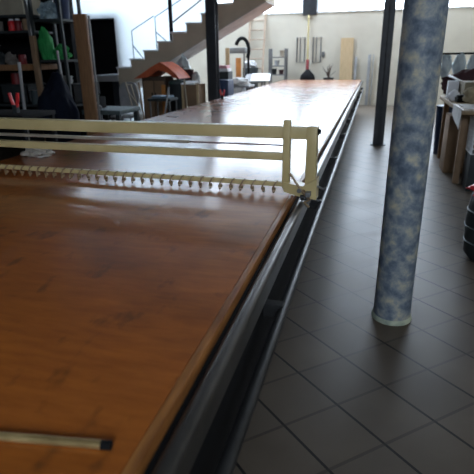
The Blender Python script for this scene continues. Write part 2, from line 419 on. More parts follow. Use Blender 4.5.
# ------------------------------------------------------------------ stairs
st = thing('staircase', 'straight staircase with white steps, beige side and grey underside', 'staircase', (-5.25, 9.8, 0))
RUN, RISE, NS = 0.318, 0.163, 10
X0, Z0 = -5.25, 1.31
prof = [(X0, Z0 - RISE - 0.06)]
for k in range(NS):
    prof += [(X0 + RUN * k, Z0 + RISE * k - 0.035), (X0 + RUN * (k + 1), Z0 + RISE * k - 0.035)]
sl = RISE / RUN
xe = X0 + RUN * NS
prof += [(xe, Z0 + RISE * (NS - 1) - 0.33), (X0 + 0.02, Z0 - 0.33 - RISE + 0.0)]
prof2 = [(a, 9.83, b) for a, b in prof]
B().prism(prof2, (0, 0.92, 0)).build('stair_body', STAIR, st)
a0 = Vector((X0 + 0.02, 0, Z0 - 0.33 - RISE)); a1 = Vector((xe, 0, Z0 + RISE * (NS - 1) - 0.33)); dn_ = Vector((sl, 0, -1)).normalized() * 0.012
B().prism([(a0.x, 9.83, a0.z), (a1.x, 9.83, a1.z), (a1.x + dn_.x, 9.83, a1.z + dn_.z), (a0.x + dn_.x, 9.83, a0.z + dn_.z)], (0, 0.92, 0)).build('soffit', SOFF, st)
for k in range(NS):
    x = X0 + RUN * k; z = Z0 + RISE * k
    B().box(x - 0.02, x + RUN, 9.80, 10.75, z - 0.035, z, 0.006).build('tread', TREAD, st)
    B().box(x - 0.002, x + 0.012, 9.81, 10.75, z - RISE, z - 0.035).build('riser', TREAD, st)
B().box(-5.85, X0, 9.8, 10.75, Z0 - RISE - 0.13, Z0 - RISE, 0.006).build('landing', LGREY, st)
for x in (-5.8, -5.3):
    for y in (9.85, 10.65): B().box(x - 0.04, x + 0.04, y - 0.04, y + 0.04, 0, Z0 - RISE - 0.13).build('landing_post', STEEL, st)
rl = B()
for x0, z0, x1 in ((-5.3, 1.2, -4.75), (-4.72, 1.46, -3.98)):
    rl.tube([(x0, 10.72, z0), (x0, 10.72, z0 + 0.85), (x1, 10.72, z0 + 0.85 + (x1 - x0) * sl)], 0.012, 8)
    rl.tube([(x0, 10.72, z0 + 0.55), (x1 - 0.2, 10.72, z0 + 0.12)], 0.012, 8)
rl.build('wall_rail', BLUEG, st)
B().box(-4.03, -3.97, 9.82, 9.88, 1.79, 2.95, 0.004).build('newel_post', BLACK, st)
B().tube([(-3.97, 9.85, 2.13), (-2.9, 9.85, 2.13 + 1.07 * sl + 0.12)], 0.015, 8).build('handrail', GREY, st)

# ------------------------------------------------------------------ printing table
TX0, TX1, TY0, TY1, TZ = -2.42, -0.335, -1.6, 14.0, 0.85
tb = thing('printing_table', 'very long varnished brown printing table with steel side rails', 'table', ((TX0 + TX1) / 2, 6.2, 0))
B().box(TX0, TX1 - 0.022, TY0, TY1, TZ - 0.035, TZ, 0.003).build('tabletop', TABLE, tb)
e = B().box(TX1 - 0.021, TX1, TY0, TY1, TZ - 0.035, TZ + 0.001, 0.003).build('edge_strip', EDGE, tb); e['label'] = 'lighter worn wood edge strip'
for sx, xr in ((1, -0.300), (-1, TX0 - 0.035)):
    rp = B()
    prof = [(0.021 * math.cos(math.pi * i / 10), 0.010 + 0.021 * math.sin(math.pi * i / 10)) for i in range(10, -1, -1)] + [(0.021, -0.045), (-0.021, -0.045)]; rp.round = True
    rp.prism([(xr + a, TY0, 0.805 + b) for a, b in prof], (0, TY1 - TY0, 0))
    rp.build('side_rail', RAIL, tb)
    xp = -0.255 if sx > 0 else TX0 - 0.085
    B().tube([(xp, TY0, 0.625), (xp, TY1, 0.625)], 0.019, 14).build('lower_pipe', DRAIL, tb)
    xs_ = xr - 0.045 * sx
    B().box(min(xs_, xs_ + 0.02 * sx), max(xs_, xs_ + 0.02 * sx), TY0, TY1, 0.40, 0.81).build('skirt', BLACK, tb)
    k = 0; y = -1.2
    while y < TY1:
        B().box(xs_ - 0.05 - 0.12 * sx, xs_ + 0.05 - 0.12 * sx, y - 0.05, y + 0.05, 0, 0.8, 0.004).build('leg', BLACK, tb)
        B().box(min(xs_, xp), max(xs_, xp) + 0.0, y - 0.02, y + 0.02, 0.60, 0.65).build('bracket', DRAIL, tb)
        y += 1.38
y = -1.2
while y < TY1:
    B().box(TX0, TX1, y - 0.03, y + 0.03, 0.735, 0.812).build('cross_beam', DRAIL, tb); y += 1.38

# ------------------------------------------------------------------ printing carriage
CY = 2.37
cr = thing('print_carriage', 'beige metal carriage frame straddling the brown table', 'carriage', (-1.35, CY, TZ))
CXL, CXR = -2.47, -0.245
B().box(CXL, CXR - 0.02, CY - 0.03, CY + 0.03, 1.125, 1.183, 0.006).build('top_beam', BEIGE, cr)
B().box(CXL + 0.1, -0.38, CY - 0.02, CY + 0.02, 1.018, 1.056, 0.006).build('middle_beam', BEIGE, cr)
B().box(CXL + 0.1, -0.90, CY - 0.012, CY + 0.012, 1.083, 1.098, 0.003).build('slide_bar', BEIGE2, cr)
B().tube([(CXL + 0.1, CY, 1.09), (-0.38, CY, 1.09)], 0.0045, 8).build('thin_rod', mat('dull_rose_rod', (0.45, 0.30, 0.28), 0.4, 0.3), cr)
for x, zt in ((-0.388, 1.215), (CXL + 0.12, 1.215)):
    B().box(x - 0.017, x + 0.017, CY - 0.045, CY - 0.005, 0.885, zt, 0.004).build('inner_upright', BEIGE, cr)
for x in (-0.27, CXL + 0.025):
    B().box(x - 0.025, x + 0.025, CY - 0.034, CY + 0.034, 0.865, 1.186, 0.005).build('outer_upright', BEIGE, cr)
    sgn = 1 if x > -1 else -1
    f_ = B().prism([(x + 0.036 * sgn, CY - 0.052, 0.842), (x - 0.025 * sgn, CY - 0.052, 0.848), (x - 0.125 * sgn, CY - 0.052, 0.872), (x - 0.125 * sgn, CY - 0.052, 0.920), (x - 0.03 * sgn, CY - 0.052, 0.905), (x + 0.036 * sgn, CY - 0.052, 0.945)], (0, 0.075, 0))
    f_.build('foot_bracket', BEIGE, cr)
    for dy in (-0.055, 0.055):
        w_ = B().tube([(x - 0.040, CY + dy, 0.852), (x - 0.010, CY + dy, 0.852)], 0.012, 20)
        w_.build('wheel', DRAIL, cr)
    B().box(x - 0.012, x + 0.012, CY - 0.09, CY + 0.09, 0.862, 0.885, 0.003).build('wheel_bar', GREY, cr)
B().tube([(-0.365, CY - 0.05, 0.965), (-0.335, CY - 0.055, 0.925), (-0.285, CY - 0.06, 0.862)], 0.006, 8).build('lever', PEG, cr)
B().tube([(-0.245, CY - 0.02, 0.905), (-0.205, CY - 0.03, 0.893), (-0.19, CY - 0.03, 0.897)], 0.006, 8).build('latch_handle', GREY, cr)
B().tube([(-0.248, CY, 1.16), (-0.232, CY, 1.16)], 0.014, 12).build('end_bolt', BLACK, cr)
B().tube([(-0.295, CY - 0.05, 0.885), (-0.275, CY - 0.085, 0.872), (-0.262, CY - 0.06, 0.845), (-0.285, CY - 0.085, 0.835), (-0.26, CY - 0.09, 0.815)], 0.006, 8).build('spring_wire', PEG, cr)
B().tube([(-0.315, CY - 0.07, 0.886), (-0.315, CY - 0.034, 0.886)], 0.011, 12).build('knob', GREY, cr)
B().box(CXL + 0.06, -0.385, CY - 0.02, CY + 0.008, 0.888, 0.912, 0.005).build('clip_bar', BEIGE, cr)
random.seed(4)
xk = CXL + 0.12
while xk < -0.40:
    c = B(); t = random.uniform(-0.006, 0.006)
    c.tube([(xk + 0.012, CY - 0.012, 0.914), (xk + 0.006, CY - 0.028, 0.908), (xk - 0.006, CY - 0.03, 0.886), (xk - 0.012 + t, CY - 0.02, 0.872), (xk - 0.006 + t, CY - 0.026, 0.858), (xk + 0.004 + t, CY - 0.03, 0.866)], 0.0042, 7)
    c.box(xk - 0.013, xk + 0.006, CY - 0.026, CY - 0.014, 0.868, 0.884, 0.002)
    c.build('clip', PEG, cr); xk += 0.056

cr.rotation_euler = (0, 0, R(-2.2)); cr.location.x += 0.012

# ------------------------------------------------------------------ on the table
d = Vector((-0.245, -0.035, 0)).normalized(); e0 = Vector((-0.397, 0.590, TZ + 0.0085)); e1 = e0 + d * 0.75
rd = thing('metal_rod', 'thin dull brass rod with dark tip lying on the near table corner', 'rod', (e0.x, e0.y, TZ))
B().tube([e0 + d * 0.016, e1], 0.0080, 16).build('shaft', BRASS, rd)
q = B().tube([e0, e0 + d * 0.003, e0 + d * 0.015, e0 + d * 0.018], 0.0085, 16).build('tip', BLACK, rd); q['label'] = 'blackened tip'
one('rag', B().lump((-2.27, 2.95, TZ + 0.03), (0.10, 0.07, 0.045), 3, 0.5, 1.8, 4, TZ), CLOTHW, 'grey-white crumpled rag on the far left table edge under the carriage', 'rag', (-2.27, 2.95, TZ))


def clamp(x, y, z, label, s=1.0):
    c = thing('spring_clamp', label, 'clamp', (x, y, z), 'red handled clamps')
    for sx in (-1, 1):
        B().tube([(x + sx * 0.010 * s, y, z + 0.045 * s), (x + sx * 0.026 * s, y, z + 0.09 * s), (x + sx * 0.036 * s, y, z + 0.145 * s)], 0.013 * s, 10).build('handle', RED, c)
    B().box(x - 0.018 * s, x + 0.018 * s, y - 0.02 * s, y + 0.02 * s, z, z + 0.06 * s, 0.004).build('jaw', DGREY, c)


clamp(-2.33, 7.75, TZ, 'small red handled clamp standing on the far left edge of the table')

# ------------------------------------------------------------------ left: tool trolley, racks, shelving contents
tt = thing('tool_trolley', 'low black trolley behind the carriage at the left', 'trolley', (-3.5, 4.05, 0))
B().box(-4.0, -3.02, 3.8, 4.3, 0.98, 1.02, 0.005).build('top_shelf', BLACK, tt)
B().box(-4.0, -3.02, 3.8, 4.3, 0.30, 0.33, 0.005).build('lower_shelf', BLACK, tt)
for x in (-3.97, -3.05):
    for y in (3.83, 4.27): B().box(x - 0.02, x + 0.02, y - 0.02, y + 0.02, 0, 0.98).build('leg', BLACK, tt)
clamp(-3.235, 4.0, 1.02, 'red handled clamp standing on the black trolley before the shelving', 1.25)


def rack(x0, x1, y0, y1, zs, label, post_m, h, special=()):
    t = thing('shelving_rack', label, 'shelving', ((x0 + x1) / 2, (y0 + y1) / 2, 0), 'shelving racks')
    for x in (x0, x1):
        for y in (y0, y1): B().box(x - 0.02, x + 0.02, y - 0.02, y + 0.02, 0, h).build('upright', post_m, t)
    for i, z in enumerate(zs):
        if i in special:
            s_ = B().box(x0, x1, y0 - 0.22, y1, z - 0.08, z, 0.004).build('shelf', WOOD, t); s_['label'] = 'thick brown wooden shelf'
        else: B().box(x0, x1, y0, y1, z - 0.035, z, 0.003).build('shelf', DGREY, t)
    return t


rack(-6.9, -4.80, 6.5, 7.1, [0.3, 0.85, 1.42, 1.88, 2.09], 'dark shelving rack at the far left with a thick brown wooden shelf', GREY, 2.5, (2,))
rack(-4.74, -4.28, 6.5, 7.0, [0.3, 0.85, 1.48, 2.02], 'narrow dark shelving rack between the left rack and the brown post', DGREY, 2.5)
cbx = thing('cardboard_box', 'beige cardboard box on top of the left shelving rack', 'box', (-5.1, 6.75, 2.09))
B().box(-5.5, -4.9, 6.55, 6.98, 2.09, 2.32, 0.006).build('body', mat('beige_card', (0.42, 0.37, 0.28), 0.85, scale=4), cbx)
B().box(-5.22, -5.17, 6.546, 6.985, 2.318, 2.323).build('tape', CARD, cbx)
for x, m_, l in ((-5.17, RED, 'bright red jar with white lid on the upper shelf of the left rack'), (-5.06, DRED, 'dark red jar beside the bright red jar on the upper shelf')):
    j = thing('jar', l, 'jar', (x, 6.6, 1.88), 'red jars')
    B().lathe([(0.045, 0), (0.05, 0.01), (0.05, 0.12), (0.03, 0.14)], (x, 6.6, 1.88), 20).build('body', m_, j)
    B().lathe([(0.033, 0.138), (0.033, 0.16), (0.03, 0.163)], (x, 6.6, 1.88), 20).build('lid', PAPER, j)
one('can', B().lathe([(0.045, 0), (0.05, 0.006), (0.05, 0.15), (0.045, 0.156)], (-4.94, 6.62, 1.88), 20), CARD, 'brown can at the right end of the upper shelf', 'can', (-4.94, 6.62, 1.88))
one('plastic_bag', B().lump((-4.62, 6.75, 2.12), (0.13, 0.12, 0.12), 5, 0.5, 1.8, 4, 2.02), PLASTB, 'pale bluish plastic bag on top of the narrow rack', 'bag', (-4.62, 6.75, 2.02))
one('tub', B().lathe([(0.08, 0), (0.10, 0.25), (0.11, 0.27), (0.09, 0.27)], (-4.42, 6.8, 2.02), 24), BLUE, 'dark blue tub on top of the narrow rack beside the pale bag', 'tub', (-4.42, 6.8, 2.02))
one('cloth', B().lump((-4.64, 6.62, 1.60), (0.10, 0.10, 0.29), 8, 0.35, 1.5, 4, 1.48), GREEN, 'bright green cloth heaped on the narrow rack shelf', 'cloth', (-4.64, 6.62, 1.48))
one('cloth', B().lump((-4.40, 6.62, 1.56), (0.12, 0.09, 0.11), 11, 0.45, 1.8, 4, 1.48), GREEN, 'low green cloth on the narrow rack shelf near the brown post', 'cloth', (-4.40, 6.62, 1.48))
one('plank', B().box(-4.76, -4.69, 6.40, 6.46, 0.0, 1.80, 0.004), CARD, 'thin tan batten standing against the narrow rack', 'plank', (-4.72, 6.43, 0))
for i, (x, m_, nm, l) in enumerate(((-5.16, SACK, 'bag', 'small grey-brown sack on the brown wooden shelf'), (-5.0, DRED, 'tin', 'dark red tin on the brown wooden shelf'), (-5.33, DGREY, 'bag', 'dark grey sack at the left of the brown wooden shelf'))):
    if nm == 'tin': one(nm, B().lathe([(0.05, 0), (0.055, 0.005), (0.055, 0.13), (0.05, 0.135)], (x, 6.5, 1.42), 20), m_, l, 'tin', (x, 6.5, 1.42))
    else: one(nm, B().lump((x, 6.45, 1.49), (0.085, 0.09, 0.09), i + 20, 0.45, 1.7, 4, 1.42), m_, l, 'sack', (x, 6.45, 1.42))
for i, (x, z, m_, l) in enumerate(((-5.3, 0.85, DGREY, 'dark grey crate on the lower shelf of the left rack'), (-6.0, 1.42, BLACK, 'black crate at the far end of the brown shelf'), (-4.51, 0.85, BLACK, 'black crate on the lower shelf of the narrow rack'), (-5.85, 0.85, BLACK, 'black crate on the lower shelf beside the dark grey crate'))):
    c = thing('crate', l, 'crate', (x, 6.8, z), 'crates on the racks')
    B().box(x - 0.24, x + 0.24, 6.58, 7.02, z, z + 0.02).box(x - 0.24, x + 0.24, 6.58, 6.6, z, z + 0.28).box(x - 0.24, x + 0.24, 7.0, 7.02, z, z + 0.28).box(x - 0.24, x - 0.22, 6.58, 7.02, z, z + 0.28).box(x + 0.22, x + 0.24, 6.58, 7.02, z, z + 0.28).build('body', m_, c)
    B().box(x - 0.255, x + 0.255, 6.565, 7.035, z + 0.26, z + 0.285, 0.004).build('rim', m_, c)
one('metal_pole', B().tube([(-4.36, 5.5, 0), (-4.29, 5.5, 1.46)], 0.02, 12), LGREY, 'pale grey metal pole standing before the left shelving', 'pole', (-4.36, 5.5, 0))
one('metal_pole', B().tube([(-4.15, 6.25, 0), (-4.27, 6.3, 1.6)], 0.016, 12), GREY, 'dark grey pole leaning on the narrow rack', 'pole', (-4.15, 6.25, 0))
nm = thing('covered_machine', 'machine under a navy cloth beside the brown wooden post', 'machine', (-4.05, 5.95, 0))
B().lump((-4.08, 5.88, 0.72), (0.25, 0.24, 0.55), 31, 0.28, 1.3, 4, 0.12).build('cover', NAVY, nm)
for sx in (-0.15, 0.15):
    for sy in (-0.12, 0.12): B().box(-4.08 + sx - 0.02, -4.08 + sx + 0.02, 5.88 + sy - 0.02, 5.88 + sy + 0.02, 0, 0.3).build('leg', BLACK, nm)
hz = B()
hz.tube([(-4.30 + 0.10 * math.sin(t * 0.5), 6.2 + 0.05 * math.cos(t * 0.9), 0.012 + 0.1 * t) for t in range(0, 12)], 0.012, 8)
one('hose', hz, DGREY, 'dark hose hanging before the narrow rack', 'hose', (-4.30, 6.2, 0))
wp = thing('wooden_post', 'upright brown wooden post left of the stairs', 'post', (-3.7, 6.0, 0))
B().box(-3.76, -3.585, 5.98, 6.04, 0, 2.02, 0.006).build('board', WOOD, wp)
B().tube([(-3.56, 6.03, 0), (-3.56, 6.03, 2.0)], 0.014, 10).build('side_tube', GREY, wp)
bn = thing('workbench', 'teal-grey workbench behind the brown wooden post', 'workbench', (-3.6, 6.6, 0))
B().box(-4.0, -3.4, 6.3, 6.95, 0.74, 0.80, 0.005).build('worktop', TEAL, bn)
for x in (-3.95, -3.45):
    for y in (6.35, 6.9): B().box(x - 0.03, x + 0.03, y - 0.03, y + 0.03, 0, 0.74).build('leg', DGREY, bn)
sc = thing('screwdriver', 'red handled screwdriver on the teal-grey workbench', 'screwdriver', (-3.75, 6.4, 0.80))
B().tube([(-3.95, 6.40, 0.985), (-3.85, 6.40, 0.935)], 0.026, 10).build('handle', DRED, sc)
B().tube([(-3.85, 6.40, 0.935), (-3.74, 6.40, 0.84)], 0.010, 8).tube([(-3.74, 6.40, 0.84), (-3.72, 6.40, 0.80)], 0.010, 8).build('shaft', LGREY, sc)
one('toolbox', B().box(-3.97, -3.85, 6.45, 6.75, 0.80, 0.96, 0.01).tube([(-3.91, 6.5, 0.96), (-3.91, 6.5, 1.0), (-3.91, 6.7, 1.0), (-3.91, 6.7, 0.96)], 0.01, 8), BLACK, 'small black toolbox on the teal-grey workbench', 'toolbox', (-3.91, 6.6, 0.80))

# ------------------------------------------------------------------ under the stairs
ch = thing('chair', 'grey chair with rounded back under the stair landing', 'chair', (-4.55, 8.6, 0))
pts = []
bk = B()
bk.prism([(-4.52 + 0.20 * math.copysign(abs(math.cos(t)) ** 0.6, math.cos(t)), 8.80, 0.80 + 0.26 * math.copysign(abs(math.sin(t)) ** 0.7, math.sin(t))) for t in (2 * math.pi * i / 28 for i in range(28))], (0, 0.035, 0))
bk.build('backrest', LGREY, ch)
B().box(-4.74, -4.30, 8.38, 8.80, 0.43, 0.47, 0.015).build('seat', LGREY, ch)
for x in (-4.71, -4.33):
    B().tube([(x, 8.40, 0), (x, 8.42, 0.44)], 0.012, 8).build('leg', GREY, ch)
    B().tube([(x, 8.84, 0), (x, 8.80, 0.44), (x + (0.06 if x < -4.5 else -0.06), 8.84, 0.75)], 0.012, 8).build('leg', GREY, ch)
tr = thing('folding_stand', 'folded stand of thin beige metal tubes beside the grey chair', 'stand', (-4.22, 8.4, 0))
for i, (xa, xb, ya) in enumerate(((-4.36, -4.12, 8.40), (-4.28, -4.02, 8.44), (-4.20, -3.98, 8.48))):
    B().tube([(xb, ya, 0), (xa, ya, 1.08 - 0.04 * i)], 0.013, 8).build('leg', BEIGE2, tr)
B().tube([(-4.02, 8.42, 0), (-4.12, 8.42, 0.62), (-4.36, 8.42, 0.95)], 0.013, 8).build('leg', BEIGE2, tr)
B().tube([(-4.35, 8.44, 1.03), (-4.26, 8.46, 1.02)], 0.012, 8).build('cross_bar', BEIGE2, tr)
om = thing('covered_cabinet', 'brown cabinet under an orange-red tarpaulin below the stairs', 'cabinet', (-3.95, 8.95, 0))
B().box(-4.2, -3.72, 8.75, 9.15, 0, 1.15, 0.008).build('body', mat('dark_brown_cabinet', (0.085, 0.055, 0.035), 0.6, scale=5), om)
for x0, x1, xk in ((-4.17, -3.97, -3.995), (-3.95, -3.75, -3.925)):
    dr = B().box(x0, x1, 8.735, 8.75, 0.08, 1.08, 0.004).build('door', CARD, om)
    B().box(xk - 0.008, xk + 0.008, 8.71, 8.736, 0.75, 0.87, 0.004).build('handle', BLACK, dr)
oc = B(); Mx = 24
oc.prism([(-4.30, 8.62, 1.12), (-4.12, 8.62, 1.22), (-3.93, 8.62, 1.33), (-3.76, 8.62, 1.41), (-3.62, 8.62, 1.33), (-3.46, 8.62, 1.20), (-3.40, 8.62, 1.12), (-3.50, 8.62, 1.14), (-3.66, 8.62, 1.24), (-3.80, 8.62, 1.27), (-4.0, 8.62, 1.155)], (0, 0.60, 0))
oc.build('tarpaulin', ORANGE, om)
bi = thing('plastic_bin', 'dark grey-green plastic bin beside the orange covered cabinet', 'bin', (-3.52, 8.8, 0))
B().lathe([(0.14, 0), (0.17, 1.0), (0.17, 1.03)], (-3.50, 8.82, 0), 28).build('body', DGREY, bi)
B().lathe([(0.185, 1.03), (0.185, 1.06), (0.15, 1.09), (0.05, 1.10)], (-3.50, 8.82, 0), 28).build('lid', TEAL, bi)
one('orange_batten', B().box(-3.73, -3.66, 8.55, 8.60, 0, 1.02, 0.004), ORNG, 'orange-brown batten standing in front of the brown cabinet', 'batten', (-3.7, 8.57, 0))
wc = thing('wooden_crate', 'tall wooden crate with white papers left of the grey steel post', 'crate', (-3.12, 8.65, 0))
B().box(-3.31, -2.98, 8.46, 8.84, 0, 1.03, 0.006).build('body', CARD, wc)
for x in (-3.30, -3.02): B().box(x, x + 0.04, 8.445, 8.46, 0, 1.03).build('corner_batten', TAN, wc)
one('papers', B().sheet((-3.31, 8.46, 1.034), (-3.06, 8.42, 1.036), (-3.04, 8.78, 1.06), (-3.29, 8.78, 1.06), 8, 8, 0.006, 0.02, 2), PAPER, 'sheaf of white papers on the tall wooden crate', 'papers', (-3.2, 8.6, 1.03))
one('bag', B().lump((-3.66, 9.53, 1.0), (0.16, 0.13, 0.48), 41, 0.3, 1.5, 4, 0.62), PLASTW, 'pale plastic sack on the dark box under the stairs', 'sack', (-3.68, 9.53, 0.62))
one('box', B().box(-3.9, -3.42, 9.36, 9.7, 0, 0.62, 0.008), DGREY, 'dark box under the pale sack', 'box', (-3.66, 9.53, 0))
one('suitcase', B().box(-3.70, -3.36, 9.25, 9.31, 0.0, 1.27, 0.02).tube([(-3.58, 9.28, 1.27), (-3.58, 9.28, 1.31), (-3.46, 9.28, 1.31), (-3.46, 9.28, 1.27)], 0.01, 8), MAROON, 'tall maroon case behind the grey-green bin', 'case', (-3.53, 9.28, 0))

# ------------------------------------------------------------------ far left, beyond the post
pk = thing('storage_cupboard', 'low dark blue cupboard just right of the grey steel post', 'cupboard', (-2.84, 9.6, 0))
B().box(-3.0, -2.72, 9.45, 9.85, 0, 1.06, 0.008).build('body', BLUE, pk)
for x0, x1, xk in ((-2.98, -2.87, -2.885), (-2.85, -2.74, -2.835)):
    dr = B().box(x0, x1, 9.435, 9.45, 0.05, 1.02, 0.003).build('door', BLUE, pk)
    B().box(xk - 0.008, xk + 0.008, 9.41, 9.436, 0.75, 0.85, 0.003).build('handle', GREY, dr)
one('box', B().box(-3.16, -2.86, 9.95, 10.3, 0, 1.20, 0.006), DGREY, 'tall dark box behind the dark blue cupboard', 'box', (-3.0, 10.1, 0))
one('book', B().box(-3.15, -2.88, 9.97, 10.25, 1.20, 1.26, 0.004), PAPER, 'thick white book under the pink one by the steel post', 'book', (-3.0, 10.1, 1.20), 'books by the post')
one('book', B().box(-3.14, -2.90, 9.98, 10.24, 1.26, 1.32, 0.004), PINK, 'pink book topmost of the stack by the steel post', 'book', (-3.0, 10.1, 1.26), 'books by the post')
one('plank', B().box(-3.22, -3.13, 11.0, 11.04, 0, 1.66, 0.004), TAN, 'tan upright batten near the black arched hose', 'plank', (-3.17, 11.02, 0))
mc = thing('grey_machine', 'grey machine with black arched hose against the cream wall', 'machine', (-3.25, 12.2, 0))
B().box(-3.56, -3.10, 12.0, 12.45, 0, 0.92, 0.01).build('body', LGREY, mc)
for x in (-3.46, -3.08):
    B().tube([(x, 12.15, 0.92), (x, 12.15, 1.60)], 0.02, 10).build('upright', GREY, mc)
B().box(-3.5, -3.04, 12.08, 12.3, 1.55, 1.68, 0.01).build('head', GREY, mc)
B().tube([(-3.22 + 0.17 * math.cos(t), 12.5, 1.62 + 0.28 * math.sin(t)) for t in (math.pi * (0.85 - i / 14) for i in range(16))], 0.045, 10).tube([(-3.05, 12.46, 1.52), (-3.05, 12.44, 0.9)], 0.03, 8).build('hose', BLACK, mc)
B().box(-3.25, -3.12, 11.98, 12.0, 0.93, 1.45, 0.003).box(-3.25, -3.12, 11.98, 12.04, 0.88, 0.94).build('guard', ORNG, mc)
tb2 = thing('side_table', 'low table of white sheets behind the printing table', 'table', (-2.85, 10.7, 0))
B().box(-3.3, -2.55, 10.45, 11.0, 0.86, 0.90, 0.004).build('tabletop', LGREY, tb2)
for x in (-3.26, -2.59):
    for y in (10.49, 10.96): B().box(x - 0.02, x + 0.02, y - 0.02, y + 0.02, 0, 0.86).build('leg', GREY, tb2)
one('sheets', B().lump((-2.93, 10.72, 0.95), (0.33, 0.22, 0.10), 52, 0.4, 1.7, 4, 0.90), CLOTHW, 'heap of white sheets on the low side table', 'sheets', (-2.93, 10.72, 0.90))
sd = thing('drawing_stand', 'grey stand with a sloping top against the far wall', 'stand', (-2.68, 12.1, 0))
B().prism([(-3.06, 11.95, 0.88), (-2.56, 11.95, 0.88), (-2.56, 12.35, 1.04), (-3.06, 12.35, 1.04)], (0, 0.01, 0.03)).build('board', GREY, sd)
for x in (-2.98, -2.6):
    B().box(x - 0.02, x + 0.02, 11.98, 12.02, 0, 0.885).build('leg', GREY, sd); B().box(x - 0.02, x + 0.02, 12.29, 12.33, 0, 1.01).build('leg', GREY, sd)
one('paper_sheet', B().sheet((-2.88, 11.955, 0.918), (-2.40, 11.95, 0.918), (-2.46, 12.33, 1.07), (-2.92, 12.33, 1.07), 8, 8, 0.006, 0.012, 5), PAPER, 'bright white sheet on the sloping grey stand', 'paper', (-2.68, 11.96, 0.915))
la = thing('ladder', 'pale wooden ladder leaning against the cream end wall', 'ladder', (-3.62, 15.8, 0))
for x in (-3.88, -3.40): B().prism([(x - 0.03, 15.45, 0), (x + 0.03, 15.45, 0), (x + 0.03, 16.13, 2.72), (x - 0.03, 16.13, 2.72)], (0, 0.06, 0)).build('rail', LADDERM, la)
for k in range(9):
    z = 0.28 + 0.28 * k; yy = 15.48 + 0.68 * z / 2.72
    B().tube([(-3.88, yy, z), (-3.40, yy, z)], 0.018, 8).build('rung', LADDERM, la)
gs = thing('small_shelf_unit', 'small grey open shelf unit beside the ladder', 'shelf', (-2.86, 15.5, 0))
for x in (-3.1, -2.62):
    for y in (15.35, 15.65): B().box(x - 0.025, x + 0.025, y - 0.025, y + 0.025, 0, 1.68).build('upright', GREY, gs)
for z in (0.3, 0.7, 0.95, 1.2, 1.45): B().box(-3.1, -2.62, 15.35, 15.65, z - 0.03, z).build('shelf', GREY, gs)
for i, (x, z, h, m_, l) in enumerate(((-2.98, 0.95, 0.16, DGREY, 'dark grey pot on the small shelf unit'), (-2.76, 0.95, 0.13, MAROON, 'maroon pot on the small shelf unit'), (-2.9, 1.2, 0.15, LGREY, 'light grey pot on the small shelf unit'), (-2.75, 1.45, 0.18, BEIGE2, 'beige pot on the top of the small shelf unit'))):
    one('pot', B().lathe([(0.06, 0), (0.075, h * 0.8), (0.08, h), (0.06, h)], (x, 15.5, z), 18), m_, l, 'pot', (x, 15.5, z), 'pots on the shelf unit')
one('box', B().box(-3.85, -3.45, 15.0, 15.35, 0, 1.15, 0.008), DGREY, 'dark grey box below the ladder', 'box', (-3.65, 15.15, 0))
one('cloth', B().lump((-3.65, 15.17, 1.22), (0.2, 0.16, 0.13), 61, 0.4, 1.7, 4, 1.15), LGREY, 'grey cloth heap on the dark box below the ladder', 'cloth', (-3.65, 15.17, 1.15))
br = thing('broom', 'yellow handled broom standing upright under the grey mullion', 'broom', (-2.05, 15.85, 0))
B().tube([(-2.02, 15.9, 1.3), (-2.06, 16.1, 2.62)], 0.03, 10).build('handle', YELLOW, br)
B().tube([(-2.0, 15.75, 0.95), (-2.02, 15.9, 1.35)], 0.05, 12).build('grip', DRED, br)
B().lathe([(0.23, 0), (0.23, 0.82), (0.20, 0.92), (0.10, 1.02), (0.05, 1.08)], (-1.98, 15.7, 0), 24).build('base', BLACK, br)
for x0, l in ((-2.40, 'thin grey wire frame on the wall left of the yellow broom'), (-1.90, 'thin grey wire frame on the wall right of the yellow broom')):
    f_ = B(); x1 = x0 + 0.24
    f_.tube([(x0, 16.18, 1.28), (x1, 16.18, 1.28), (x1, 16.18, 2.0), (x0, 16.18, 2.0)], 0.018, 8, closed=True).tube([(x0 + 0.1, 16.18, 1.28), (x0 + 0.1, 16.18, 2.0)], 0.012, 8)
    one('wire_rack', f_, GREY, l, 'frame', (x0, 16.18, 1.28), 'wire frames on the end wall')
tw = thing('dried_plant', 'dry brown twigs in a dark pot by the end wall', 'plant', (-1.33, 15.6, 0))
B().lathe([(0.10, 0), (0.15, 0.78), (0.16, 0.84), (0.13, 0.84)], (-1.33, 15.6, 0), 20).build('pot', DGREY, tw)
random.seed(9); tg = B()
for i in range(26):
    a = random.uniform(0, 6.28); r_ = random.uniform(0.03, 0.2); h = random.uniform(0.15, 0.42)
    tg.tube([(-1.33, 15.6, 0.80), (-1.33 + r_ * 0.4 * math.cos(a), 15.6 + r_ * 0.4 * math.sin(a), 0.84 + h * 0.5), (-1.33 + r_ * math.cos(a), 15.6 + r_ * math.sin(a), 0.84 + h)], 0.012, 6, 0.005)
tg.build('twigs', TWIG, tw)
one('wall_hook', B().box(-1.62, -1.54, 16.15, 16.2, 1.42, 1.58, 0.01).tube([(-1.58, 16.15, 1.45), (-1.58, 16.09, 1.43), (-1.58, 16.07, 1.48)], 0.012, 8), GREY, 'small grey hook on the end wall above the twigs', 'hook', (-1.58, 16.2, 1.42))
one('plywood_board', B().prism([(-1.03, 15.95, 0), (-0.65, 15.95, 0), (-0.68, 16.14, 1.96), (-1.06, 16.14, 1.96)], (0, 0.03, 0)), TAN, 'tall tan plywood board leaning on the end wall', 'board', (-0.85, 15.95, 0))
one('metal_post', B().box(-0.61, -0.54, 16.08, 16.15, 0, 1.42, 0.004), LGREY, 'short grey metal post right beside the tan board', 'post', (-0.57, 16.1, 0))
one('metal_post', B().box(-0.22, -0.14, 16.08, 16.15, 0, 1.48, 0.004).box(-0.08, -0.05, 16.1, 16.15, 0, 1.48, 0.004), LGREY, 'grey metal post on the floor past the table end', 'post', (-0.18, 16.1, 0))

